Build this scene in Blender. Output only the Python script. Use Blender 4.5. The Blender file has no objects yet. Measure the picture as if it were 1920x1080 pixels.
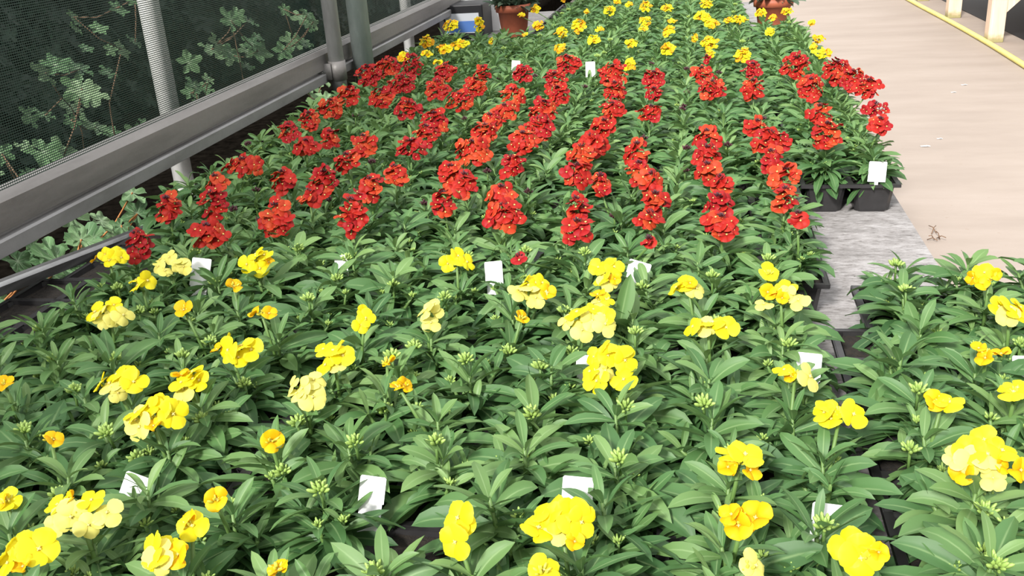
import bpy, math, random
from mathutils import Vector, Matrix
PI = math.pi
C = bpy.context.scene.collection
RND = random.Random(7)

# ------------------------------------------------------------------ camera
CAMZ, F = 0.92, 1800.0
Yc = Vector((350, 762, -F)).normalized()
Zc = -Vector((307, -4392, -F)).normalized()
Zc = (Zc - Yc * Zc.dot(Yc)).normalized()
Xc = Yc.cross(Zc)
W2C = Matrix((Xc, Yc, Zc)).transposed()          # world -> camera
C2W = W2C.transposed()
CAM = Vector((0, 0, CAMZ))
def ray(px, py):
    return (C2W @ Vector((px - 960, 540 - py, -F))).normalized()
def at_z(px, py, z):
    d = ray(px, py); return CAM + d * ((z - CAMZ) / d.z)
def at_x(px, py, x):
    d = ray(px, py); return CAM + d * (x / d.x)
def px_per_m(p):
    return F / -(W2C @ (p - CAM)).z
def project(p):
    q = W2C @ (p - CAM); return 960 + F * q.x / -q.z, 540 - F * q.y / -q.z
cd = bpy.data.cameras.new('camera'); cam = bpy.data.objects.new('camera', cd); C.objects.link(cam)
cam.matrix_world = Matrix.Translation(CAM) @ C2W.to_4x4()
cd.sensor_width = 36; cd.lens = 36 * F / 1920; cd.clip_start = .02; cd.clip_end = 100
bpy.context.scene.camera = cam

# ------------------------------------------------------------------ helpers
class MB:
    """collects geometry of one mesh"""
    def __init__(s): s.v = []; s.f = []; s.m = []; s.uv = []; s.r = []
    def add(s, vs, fs, mi=0, uvs=None, rnd=0.0):
        o = len(s.v); s.v += [tuple(p) for p in vs]
        for f in fs:
            s.f.append([i + o for i in f]); s.m.append(mi); s.r.append(rnd)
            s.uv += [uvs[i] for i in f] if uvs else [(0, 0)] * len(f)
    def box(s, a, b, mi=0, taper=0.0):
        (x0, y0, z0), (x1, y1, z1) = a, b; t = taper
        v = [(x0+t,y0+t,z0),(x1-t,y0+t,z0),(x1-t,y1-t,z0),(x0+t,y1-t,z0),(x0,y0,z1),(x1,y0,z1),(x1,y1,z1),(x0,y1,z1)]
        s.add(v, [(0,3,2,1),(4,5,6,7),(0,1,5,4),(1,2,6,5),(2,3,7,6),(3,0,4,7)], mi)
    def tube(s, pts, rad, n=10, mi=0, cap=True, rnd=0.0):
        pts = [Vector(p) for p in pts]; k = len(pts)
        rads = rad if isinstance(rad, (list, tuple)) else [rad] * k
        vs = []; up = None
        for i, p in enumerate(pts):
            t = (pts[min(i+1, k-1)] - pts[max(i-1, 0)]).normalized()
            if up is None:
                up = Vector((0, 0, 1)) if abs(t.z) < .9 else Vector((1, 0, 0))
            a = t.cross(up).normalized(); b = t.cross(a).normalized(); up = -b if False else a.cross(t).normalized()
            for j in range(n):
                w = 2 * PI * j / n
                vs.append(p + (a * math.cos(w) + up * math.sin(w)) * rads[i])
        fs = [(i*n+j, i*n+(j+1) % n, (i+1)*n+(j+1) % n, (i+1)*n+j) for i in range(k-1) for j in range(n)]
        if cap: fs += [tuple(range(n))[::-1], tuple((k-1)*n + j for j in range(n))]
        s.add(vs, fs, mi, rnd=rnd)
    def lathe(s, prof, n=32, c=(0, 0, 0), mi=0):
        vs = [(c[0]+r*math.cos(2*PI*j/n), c[1]+r*math.sin(2*PI*j/n), c[2]+z) for r, z in prof for j in range(n)]
        k = len(prof)
        s.add(vs, [(i*n+j, i*n+(j+1) % n, (i+1)*n+(j+1) % n, (i+1)*n+j) for i in range(k-1) for j in range(n)], mi)
    def extrude_y(s, prof, y0, y1, mi=0, x=0, z=0):
        n = len(prof)
        vs = [(x+a, y0, z+b) for a, b in prof] + [(x+a, y1, z+b) for a, b in prof]
        s.add(vs, [(i, (i+1) % n, n+(i+1) % n, n+i) for i in range(n)] + [tuple(range(n)), tuple(range(2*n-1, n-1, -1))], mi)
    def blob(s, c, r, mi=0, n=6, axis=None, rnd=0.0):
        """small ellipsoid; r = (rx, ry, rz)"""
        vs = []; ax = Vector(axis).normalized() if axis else Vector((0, 0, 1))
        q = Vector((0, 0, 1)).rotation_difference(ax); c = Vector(c)
        m = max(3, n - 2)
        for i in range(m + 1):
            th = PI * i / m
            for j in range(n):
                w = 2 * PI * j / n
                vs.append(c + q @ Vector((r[0]*math.sin(th)*math.cos(w), r[1]*math.sin(th)*math.sin(w), r[2]*math.cos(th))))
        s.add(vs, [(i*n+j, (i+1)*n+j, (i+1)*n+(j+1) % n, i*n+(j+1) % n) for i in range(m) for j in range(n)], mi, rnd=rnd)
    def mesh(s, name, mats, smooth=True):
        me = bpy.data.meshes.new(name); me.from_pydata(s.v, [], s.f)
        for m in mats: me.materials.append(m)
        me.polygons.foreach_set('material_index', s.m)
        me.polygons.foreach_set('use_smooth', [smooth] * len(s.f))
        uv = me.uv_layers.new(name='UVMap'); uv.data.foreach_set('uv', [c for t in s.uv for c in t])
        at = me.attributes.new('vary', 'FLOAT', 'FACE'); at.data.foreach_set('value', s.r)
        me.update(); return me
def link(name, data, parent=None, mat=None):
    o = bpy.data.objects.new(name, data); C.objects.link(o)
    if parent: o.parent = parent
    if mat is not None: o.matrix_basis = mat
    return o
def tag(o, label, cat, group=None, kind=None):
    o['label'] = label; o['category'] = cat
    if group: o['group'] = group
    if kind: o['kind'] = kind
    return o
def struct(o, label=None):
    o['kind'] = 'structure'
    if label: o['label'] = label
    return o
def bevel(o, w=.003, seg=2):
    b = o.modifiers.new('bevel', 'BEVEL'); b.width = w; b.segments = seg; b.limit_method = 'ANGLE'; return o
def empty(name, loc):
    o = bpy.data.objects.new(name, None); o.empty_display_size = .05; C.objects.link(o); o.location = loc; return o

# ------------------------------------------------------------------ materials
class NT:
    def __init__(s, name):
        s.m = bpy.data.materials.new(name); s.m.use_nodes = True; s.t = s.m.node_tree; s.n = s.t.nodes
        s.b = s.n['Principled BSDF']; s.o = s.n['Material Output']
    def new(s, t, **kw):
        n = s.n.new(t)
        for k, v in kw.items(): setattr(n, k, v)
        return n
    def L(s, a, b): s.t.links.new(a, b)
    def ramp(s, fac, stops):
        r = s.new('ShaderNodeValToRGB'); e = r.color_ramp.elements
        while len(e) < len(stops): e.new(.5)
        for q, (p, c) in zip(e, stops): q.position = p; q.color = (*c, 1)
        s.L(fac, r.inputs[0]); return r.outputs[0]
    def noise(s, scale, detail=4, coord=None, rough=.6, sc=None):
        n = s.new('ShaderNodeTexNoise'); n.inputs['Scale'].default_value = scale
        n.inputs['Detail'].default_value = detail; n.inputs['Roughness'].default_value = rough
        tc = s.new('ShaderNodeTexCoord'); src = tc.outputs[coord or 'Object']
        if sc:
            mp = s.new('ShaderNodeMapping'); mp.inputs['Scale'].default_value = sc; s.L(src, mp.inputs[0]); src = mp.outputs[0]
        s.L(src, n.inputs['Vector']); return n.outputs[0]
    def mix(s, fac, a, b, mode='MIX'):
        n = s.new('ShaderNodeMix', data_type='RGBA', blend_type=mode)
        for sock, val in ((n.inputs[0], fac), (n.inputs[6], a), (n.inputs[7], b)):
            if isinstance(val, (int, float)): sock.default_value = val
            elif isinstance(val, tuple): sock.default_value = (*val, 1)
            else: s.L(val, sock)
        return n.outputs[2]
    def math(s, op, a, b=0.0, c=None):
        n = s.new('ShaderNodeMath', operation=op)
        for sock, val in zip(n.inputs, (a, b, c)):
            if val is None: continue
            if isinstance(val, (int, float)): sock.default_value = val
            else: s.L(val, sock)
        return n.outputs[0]
    def bump(s, h, st=.3, d=.01):
        n = s.new('ShaderNodeBump'); n.inputs['Strength'].default_value = st; n.inputs['Distance'].default_value = d
        s.L(h, n.inputs['Height']); s.L(n.outputs[0], s.b.inputs['Normal'])
    def set(s, **kw):
        for k, v in kw.items():
            s.b.inputs[k.replace('_', ' ')].default_value = (*v, 1) if isinstance(v, tuple) and len(v) == 3 else v
        return s

def leaf_material(name, dark, mid, light, rib, rough=.42, trans=.25):
    t = NT(name)
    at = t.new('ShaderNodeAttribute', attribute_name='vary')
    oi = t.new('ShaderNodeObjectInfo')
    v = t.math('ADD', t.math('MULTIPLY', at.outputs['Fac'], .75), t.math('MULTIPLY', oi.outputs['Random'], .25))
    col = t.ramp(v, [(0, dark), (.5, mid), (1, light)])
    col = t.mix(t.math('MULTIPLY', t.noise(60, 3), .35), col, tuple(x*1.25 for x in mid))
    uv = t.new('ShaderNodeUVMap', uv_map='UVMap'); sx = t.new('ShaderNodeSeparateXYZ'); t.L(uv.outputs[0], sx.inputs[0])
    d = t.math('ABSOLUTE', t.math('SUBTRACT', sx.outputs[0], .5))
    ribm = t.math('SUBTRACT', 1.0, t.math('SMOOTH_MIN', t.math('MULTIPLY', d, 14), 1.0, .2))
    ribm = t.math('MULTIPLY', t.math('MAXIMUM', ribm, 0), t.math('SUBTRACT', 1.0, t.math('MULTIPLY', sx.outputs[1], .8)))
    col = t.mix(ribm, col, rib)
    t.L(col, t.b.inputs['Base Color']); t.set(Roughness=rough)
    t.b.inputs['Specular IOR Level'].default_value = .4
    tr = t.new('ShaderNodeBsdfTranslucent'); t.L(t.mix(.5, col, tuple(x*1.6 for x in light)), tr.inputs[0])
    ms = t.new('ShaderNodeMixShader'); ms.inputs[0].default_value = trans
    t.L(t.b.outputs[0], ms.inputs[1]); t.L(tr.outputs[0], ms.inputs[2]); t.L(ms.outputs[0], t.o.inputs[0])
    return t.m
M_leaf = leaf_material('wallflower_leaf', (.024, .076, .026), (.072, .162, .050), (.20, .31, .10), (.26, .38, .17), .52, .22)
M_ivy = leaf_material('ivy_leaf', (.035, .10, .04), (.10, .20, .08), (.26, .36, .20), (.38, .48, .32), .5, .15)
M_hedge_shaded = leaf_material('shaded_hedge_leaf', (.002, .009, .005), (.005, .018, .009), (.014, .038, .018), (.02, .05, .03), .6, .03)  # near-black colour puts the hedge's shade into the leaves; ivy is the lit tone
M_grey_leaf = leaf_material('dusty_leaf', (.02, .05, .03), (.05, .085, .05), (.14, .17, .12), (.2, .24, .18), .6, .1)

def petal_material(name, inner, body, edge, rough=.55, trans=.3, var=.5):
    t = NT(name)
    uv = t.new('ShaderNodeUVMap', uv_map='UVMap'); sx = t.new('ShaderNodeSeparateXYZ'); t.L(uv.outputs[0], sx.inputs[0])
    col = t.ramp(sx.outputs[1], [(0, inner), (.3, body), (.8, body), (1, edge)])
    at = t.new('ShaderNodeAttribute', attribute_name='vary')
    col = t.mix(t.math('MULTIPLY', at.outputs['Fac'], var), col, edge)
    t.L(col, t.b.inputs['Base Color']); t.set(Roughness=rough); t.b.inputs['Specular IOR Level'].default_value = .2
    tr = t.new('ShaderNodeBsdfTranslucent'); t.L(col, tr.inputs[0])
    ms = t.new('ShaderNodeMixShader'); ms.inputs[0].default_value = trans
    t.L(t.b.outputs[0], ms.inputs[1]); t.L(tr.outputs[0], ms.inputs[2]); t.L(ms.outputs[0], t.o.inputs[0])
    return t.m
M_yel = petal_material('yellow_petal', (.56, .38, .01), (.84, .70, .006), (.84, .75, .04))
M_pale = petal_material('pale_petal', (.58, .50, .06), (.75, .69, .15), (.80, .75, .24))
M_gold = petal_material('golden_petal', (.55, .22, .004), (.78, .42, .004), (.84, .54, .01))
M_bi = petal_material('bicolour_petal', (.70, .22, .01), (.88, .50, .006), (.72, .25, .02), var=.6)
M_red = petal_material('red_petal', (.15, .006, .005), (.32, .009, .008), (.40, .028, .012), trans=.15)
M_orange = petal_material('orange_petal', (.28, .018, .008), (.42, .030, .011), (.52, .09, .025), trans=.2)
M_maroon = petal_material('maroon_petal', (.10, .003, .005), (.27, .007, .010), (.34, .014, .014), trans=.1)
def plain(name, col, rough=.6, metal=0.0, nz=None, amt=.3, bump=0, spec=.5):
    t = NT(name).set(Roughness=rough, Metallic=metal, Base_Color=col)
    t.b.inputs['Specular IOR Level'].default_value = spec
    if nz:
        n = t.noise(nz, 5); t.L(t.ramp(n, [(.3, tuple(c*(1-amt) for c in col)), (.7, tuple(min(1, c*(1+amt)) for c in col))]), t.b.inputs['Base Color'])
        if bump: t.bump(n, bump)
    return t.m
M_eye = plain('flower_eye', (.75, .62, .20), .6)
M_bud = plain('bud_green', (.26, .38, .09), .5)
M_budy = plain('bud_yellow', (.55, .52, .05), .5)
M_budr = plain('bud_maroon', (.055, .012, .02), .5)
M_stem = plain('stem_green', (.11, .20, .05), .5)
M_plastic = plain('black_plastic', (.022, .021, .022), .38, 0, 30, .3)
M_soil = plain('potting_soil', (.012, .008, .005), .95, 0, 120, .6, .8)
M_tag = plain('white_card', (.88, .88, .88), .5)
M_wpost = plain('white_paint', (.90, .90, .88), .4, 0, 40, .06)
M_terra = plain('terracotta', (.32, .085, .040), .6, 0, 30, .12)
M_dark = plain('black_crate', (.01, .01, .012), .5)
M_blue = plain('blue_label', (.08, .19, .50), .5)
M_lab = plain('pale_label', (.55, .58, .62), .5)
M_hose = plain('yellow_hose', (.78, .68, .19), .45, 0, 20, .08)
M_twig = plain('brown_twig', (.16, .09, .05), .8)
M_vine = plain('orange_stalk', (.42, .17, .05), .7)
M_bolt = plain('zinc_bolt', (.30, .30, .29), .35, .9)

def metal(name, base, stain, rough=.5, sc=(1, .12, 1), met=.25):
    t = NT(name); n = t.noise(14, 6, sc=sc); n2 = t.noise(60, 3)
    c = t.ramp(n, [(.3, stain), (.55, base), (.8, tuple(min(1, x*1.22) for x in base))])
    c = t.mix(t.math('MULTIPLY', n2, .25), c, stain)
    t.L(c, t.b.inputs['Base Color']); t.set(Roughness=rough, Metallic=met); t.bump(n2, .08); return t.m
M_galv = metal('galvanised_rail', (.22, .208, .20), (.12, .112, .107))
M_galv2 = metal('bright_galvanised_channel', (.29, .285, .285), (.19, .185, .18), .45, (1, .3, 1))
M_post = metal('galvanised_post', (.36, .365, .36), (.22, .22, .22), .45, (1, 1, .2), .1)
M_post2 = metal('weathered_post', (.33, .37, .355), (.20, .24, .225), .45, (1, 1, .2), .1)
M_alu = metal('aluminium_rail', (.42, .42, .42), (.10, .10, .10), .28, (1, .05, 1), .8)

def floor_mat():
    t = NT('concrete_path')
    a = t.noise(2.2, 6, sc=(.7, 1.8, 1)); b = t.noise(14, 5, sc=(.5, 1.6, 1)); g = t.noise(260, 2)
    c = t.ramp(a, [(.28, (.27, .222, .188)), (.5, (.33, .275, .235)), (.75, (.39, .33, .29))])
    c = t.mix(t.math('MULTIPLY', b, .5), c, (.32, .262, .222))
    c = t.mix(t.ramp(t.noise(38, 3), [(.66, (0,)*3), (.74, (.5,)*3)]), c, (.27, .20, .15))
    c = t.mix(t.math('MULTIPLY', g, .2), c, (.26, .21, .18))
    t.L(c, t.b.inputs['Base Color']); t.set(Roughness=.8); t.bump(t.math('ADD', b, t.math('MULTIPLY', g, .3)), .12); return t.m
def mat_mat():
    t = NT('grey_ground_fabric')
    a = t.noise(11, 6, sc=(.8, 1.6, 1), rough=.7); b = t.noise(90, 5, sc=(.6, 1.8, 1), rough=.75)
    c = t.ramp(a, [(.3, (.17, .16, .155)), (.5, (.26, .245, .24)), (.68, (.36, .345, .345))])
    c = t.mix(t.ramp(b, [(.36, (.8,)*3), (.48, (0,)*3)]), c, (.09, .08, .075))
    c = t.mix(t.ramp(b, [(.55, (0,)*3), (.68, (.55,)*3)]), c, (.50, .49, .49))
    w = t.new('ShaderNodeTexWave', wave_type='BANDS', bands_direction='Y'); w.inputs['Scale'].default_value = 110
    w.inputs['Distortion'].default_value = 1.0
    tc = t.new('ShaderNodeTexCoord'); t.L(tc.outputs['Object'], w.inputs[0])
    c = t.mix(t.math('MULTIPLY', w.outputs[1], .18), c, (.16, .15, .15))
    t.L(c, t.b.inputs['Base Color']); t.set(Roughness=.85); t.bump(b, .25); return t.m
def wood_mat():
    t = NT('pale_timber'); a = t.noise(10, 6, sc=(6, 6, .5))
    c = t.ramp(a, [(.3, (.60, .43, .31)), (.6, (.74, .57, .43)), (.8, (.82, .68, .54))])
    tc = t.new('ShaderNodeTexCoord'); sx = t.new('ShaderNodeSeparateXYZ'); t.L(tc.outputs['Object'], sx.inputs[0])
    h = t.math('ADD', sx.outputs[2], t.math('MULTIPLY', t.math('SUBTRACT', t.noise(40, 3), .5), .05))
    c = t.mix(t.ramp(h, [(.015, (.8,)*3), (.05, (0,)*3)]), c, (.20, .20, .05))     # moss on the foot
    t.L(c, t.b.inputs['Base Color']); t.set(Roughness=.7); t.bump(a, .1); return t.m
def net_mat():
    t = NT('green_netting')
    tc = t.new('ShaderNodeTexCoord'); sx = t.new('ShaderNodeSeparateXYZ'); t.L(tc.outputs['Object'], sx.inputs[0])
    def threads(sock, per, duty):
        f = t.math('FRACT', t.math('DIVIDE', sock, per)); return t.math('LESS_THAN', f, duty)
    a = threads(sx.outputs[2], .0046, .40); b = threads(sx.outputs[1], .0060, .26)
    m = t.math('MAXIMUM', a, b)
    c = t.mix(t.noise(3, 3), (.008, .030, .022), (.014, .042, .032))
    t.L(c, t.b.inputs['Base Color']); t.set(Roughness=.5)
    tr = t.new('ShaderNodeBsdfTransparent'); ms = t.new('ShaderNodeMixShader')
    t.L(m, ms.inputs[0]); t.L(tr.outputs[0], ms.inputs[1]); t.L(t.b.outputs[0], ms.inputs[2]); t.L(ms.outputs[0], t.o.inputs[0])
    return t.m
M_floor, M_mat, M_wood, M_net = floor_mat(), mat_mat(), wood_mat(), net_mat()
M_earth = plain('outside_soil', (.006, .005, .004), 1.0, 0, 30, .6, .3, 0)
M_board = plain('bench_board', (.10, .085, .07), .8, 0, 12, .3)

# ------------------------------------------------------------------ setting
MATZ = .27; PIT = .0945; XR = .2
FLZ = MATZ + .15                      # flower head height
b = MB(); b.box((-1.12, -4, -.1), (9, 16, 0)); struct(link('floor', b.mesh('floor', [M_floor], False)))
b = MB(); b.box((-9, -4, -.1), (-1.12, 16, .14)); struct(link('ground_outside', b.mesh('soil', [M_earth], False)), 'dark soil outside the netting')
# bench
YEND = at_z(1200, -14, MATZ + .11).y
XE = at_z(1714, 430, MATZ).x
bench = empty('display_bench', (0, 0, 0))
tag(bench, 'low display bench topped with worn grey fabric beside the concrete path', 'bench')
b = MB(); b.box((-1.105, -.2, MATZ-.03), (XE, YEND + .3, MATZ-.004)); link('bench_top', b.mesh('bench_top', [M_board], False), bench)
b = MB(); b.box((-1.105, -.2, MATZ-.004), (XE+.003, YEND + .3, MATZ)); link('fabric_cover', b.mesh('fabric', [M_mat], False), bench)
for yy in (-.1, 1.3, 2.8, 4.3, YEND):
    for xx in (-1.0, XE-.16):
        b = MB(); b.box((xx, yy, 0), (xx+.08, yy+.08, MATZ-.03)); link('leg', b.mesh('leg', [M_board], False), bench)

# ------------------------------------------------------------------ leaves and flowers
def leaf(mb, base, az, e0, curl, L, Wd, roll=0.0, nseg=7, rnd=None, mi=0, wave=0.0, fold=.22):
    rnd = RND.random() if rnd is None else rnd
    p = Vector(base); el = e0; ca, sa = math.cos(az), math.sin(az); side0 = Vector((-sa, ca, 0))
    vs, uvs = [], []
    for i in range(nseg + 1):
        t = i / nseg
        d = Vector((ca*math.cos(el), sa*math.cos(el), math.sin(el)))
        nrm = side0.cross(d) * -1
        side = (side0 * math.cos(roll) + nrm * math.sin(roll)).normalized(); nn = d.cross(side).normalized()
        prof = (math.sin(PI * min(1, t**1.3 * .97 + .03)))**.72 if t < 1 else 0
        w = Wd * .5 * (max(prof, .16 * (1-t)))
        wv = wave * Wd * math.sin(t * 9 + rnd * 6)
        vs += [p - side*w + nn*(w*fold*2 + wv), p - side*w*.5 + nn*w*fold*.8, p + nn*0, p + side*w*.5 + nn*w*fold*.8, p + side*w + nn*(w*fold*2 - wv)]
        uvs += [(0, t), (.25, t), (.5, t), (.75, t), (1, t)]
        p = p + d * (L / nseg); el -= curl / nseg * (.4 + 1.2*t)
    fs = [(i*5+j, i*5+j+1, i*5+j+6, i*5+j+5) for i in range(nseg) for j in range(4)]
    mb.add(vs, fs, mi, uvs, rnd)

def shoot(mb, base, tip, n, Lmin, Lmax, r, wide=1.0):
    """one leafy shoot: spiral of leaves from base to tip, inner ones upright"""
    base, tip = Vector(base), Vector(tip)
    mb.tube([base, (base+tip)/2, tip], [.0028, .0024, .0016], 5, 1)
    for k in range(n):
        t = (k + r.random()*.6) / n
        p = base.lerp(tip, .12 + .88*t)
        az = k * 2.399 + r.uniform(-.35, .35)
        e0 = -.05 + 1.0 * t**1.7 + r.uniform(-.22, .35)
        L = (Lmax + (Lmin - Lmax) * t**1.6) * r.uniform(.82, 1.15)
        leaf(mb, p, az, e0, r.uniform(.3, 1.9) * (1.2 - .6*t), L, L * r.uniform(.21, .30) * wide, r.uniform(-.7, .7),
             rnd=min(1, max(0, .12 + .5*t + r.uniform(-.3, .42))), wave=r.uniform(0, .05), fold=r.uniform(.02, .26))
def bud_cluster(mb, c, size, n, r, mi):
    for k in range(n):
        a = k * 2.399; q = math.sqrt(k / max(1, n)); d = Vector((math.cos(a)*q, math.sin(a)*q, 1.15 - .5*q)).normalized()
        l = size * r.uniform(.28, .42)
        mb.blob(Vector(c) + d * size * r.uniform(.55, .8), (l*.38, l*.38, l), mi, 6, d)

FOL = {}
def foliage(kind, i):
    r = random.Random(100*i + 3 )
    mb = MB(); side = r.randint(3, 4)
    hc = r.uniform(.052, .072)
    if kind == 'tall': hc += .02
    shoot(mb, (0, 0, 0), (r.uniform(-.006, .006), r.uniform(-.006, .006), hc), 26, .034, r.uniform(.076, .102), r)
    for s in range(side):
        a = 2*PI*s/side + r.uniform(-.4, .4); q = r.uniform(.020, .034); h = r.uniform(.028, .052)
        shoot(mb, (math.cos(a)*.006, math.sin(a)*.006, .004), (math.cos(a)*q, math.sin(a)*q, h), 15, .026, r.uniform(.057, .074), r)
        if r.random() < .5: bud_cluster(mb, (math.cos(a)*q, math.sin(a)*q, h), .009, 9, r, 2)
    return mb.mesh('foliage', [M_leaf, M_stem, M_bud])
FOLI = [foliage('low', i) for i in range(12)]

def petal(mb, az, el, L, Wd, r, mi=0, rnd=0, notch=.0, curl=.35):
    n, m = 5, 6
    ca, sa = math.cos(az), math.sin(az); side = Vector((-sa, ca, 0)); vs = []; uvs = []
    p = Vector((ca, sa, 0)) * L * .06; e = el + curl*.6
    bow = r.uniform(.05, .22)
    for i in range(n + 1):
        t = i / n
        d = Vector((ca*math.cos(e), sa*math.cos(e), math.sin(e))); nn = Vector((-ca*math.sin(e), -sa*math.sin(e), math.cos(e)))
        w = Wd * .5 * (.16 + .95 * math.sin(PI * min(1, t*.86))**.75 if t < .995 else .45)
        if i == n: w = Wd * .5 * .52
        for j in range(m + 1):
            s = j / m * 2 - 1
            dep = -abs(s)**2 * L * .05 * (i == n)
            rip = math.sin(s*7 + az*3) * L * .03 * t
            vs.append(p + side * w * s + nn * (-(s*s) * w * bow * 2 + rip) + d * dep); uvs.append((j/m, t))
        p = p + d * L / n; e -= curl * 2.0 / n
    k = m + 1
    mb.add(vs, [(i*k+j, i*k+j+1, i*k+k+j+1, i*k+k+j) for i in range(n) for j in range(m)], mi, uvs, rnd)
def floret(mat, i, D, stem=True, openness=.2, wide=1.0):
    r = random.Random(i*17 + int(D*10000)); mb = MB()
    for k in range(4):
        petal(mb, k*PI/2 + r.uniform(-.18, .18) + i, openness + r.uniform(-.3, .4), D*.5*r.uniform(.92, 1.08), D*.52*wide*r.uniform(.9, 1.15), r, 0, r.random(), curl=r.uniform(.15, .5))
    mb.blob((0, 0, .0008), (D*.045, D*.045, D*.05), 1, 6)
    for k in range(4): mb.blob((math.cos(k*1.57+.7)*D*.05, math.sin(k*1.57+.7)*D*.05, .0012), (D*.02, D*.02, D*.03), 1, 5)
    mb.tube([(0, 0, 0), (0, 0, -D*.22), (0, 0, -D*.42)], [D*.05, D*.075, D*.04], 6, 2)
    return mb.mesh('flower', [mat, M_eye, M_stem])
FLO = {k: [floret(m, i, d, openness=o, wide=w) for i in range(4)] for k, m, d, o, w in (
    ('yellow', M_yel, .030, .12, 1.02), ('pale', M_pale, .029, -.15, .98), ('gold', M_gold, .025, .45, 1.1),
    ('bi', M_bi, .020, .15, 1.0), ('bi_yellow', M_yel, .020, .15, 1.05),
    ('red', M_red, .026, .15, 1.05), ('orange', M_orange, .026, .1, 1.05), ('maroon', M_maroon, .024, .35, 1.0))}
def buds_mesh(kind, i, size, n, mi):
    mb = MB(); r = random.Random(i*3+n)
    bud_cluster(mb, (0, 0, 0), size, n, r, 0)
    mb.tube([(0, 0, -.02), (0, 0, size*.6)], .0018, 5, 1)
    return mb.mesh('bud_cluster', [{'g': M_bud, 'y': M_budy, 'r': M_budr}[kind], M_stem])
BUDS = {'g': [buds_mesh('g', i, .014, 16, 0) for i in range(3)], 'y': [buds_mesh('y', i, .012, 10, 0) for i in range(2)],
        'r': [buds_mesh('r', i, .013, 16, 0) for i in range(2)]}

# ------------------------------------------------------------------ flower heads read off the photo (x, y, width, height, tint)
YEL = [(205,487,75,40,'y'),(265,530,55,36,'y'),(322,495,80,50,'p'),(480,493,65,55,'y'),(438,538,28,26,'g'),(205,588,80,56,'m'),(347,582,26,24,'g'),
 (492,590,58,32,'g'),(680,600,44,58,'y'),(803,590,50,62,'p'),(856,490,60,44,'y'),(992,545,90,62,'m'),(975,600,26,20,'g'),(1138,512,66,60,'y'),(1128,560,48,46,'y'),(1095,600,100,66,'m'),
 (1137,685,115,92,'y'),(1292,542,75,40,'y'),(1328,612,88,46,'y'),(1465,557,100,62,'m'),(1441,515,28,18,'y'),(1490,705,90,46,'m'),(1574,775,85,60,'y'),
 (1385,868,98,74,'m'),(10,722,34,36,'g'),(220,722,92,66,'m'),(357,718,88,72,'y'),(433,660,98,56,'y'),(285,785,108,88,'m'),(95,825,58,26,'g'),
 (570,730,88,64,'p'),(625,670,95,64,'y'),(725,682,46,28,'g'),(752,727,46,40,'g'),(14,940,44,56,'y'),(148,960,138,90,'m'),(40,1050,112,80,'y'),
 (308,1050,122,64,'m'),(358,985,54,60,'y'),(405,940,34,30,'g'),(520,1070,60,34,'g'),(860,995,62,90,'y'),(1055,985,124,108,'y'),(1015,1076,56,26,'y'),
 (1390,975,100,66,'g'),(1400,1066,84,40,'m'),(1628,1040,108,80,'y'),(1845,862,150,112,'m'),(1765,755,64,44,'y'),(1903,735,48,48,'y'),
 (1850,665,84,46,'y'),(1855,523,78,48,'y'),(1893,590,78,62,'m'),(508,830,16,18,'g')]
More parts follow.
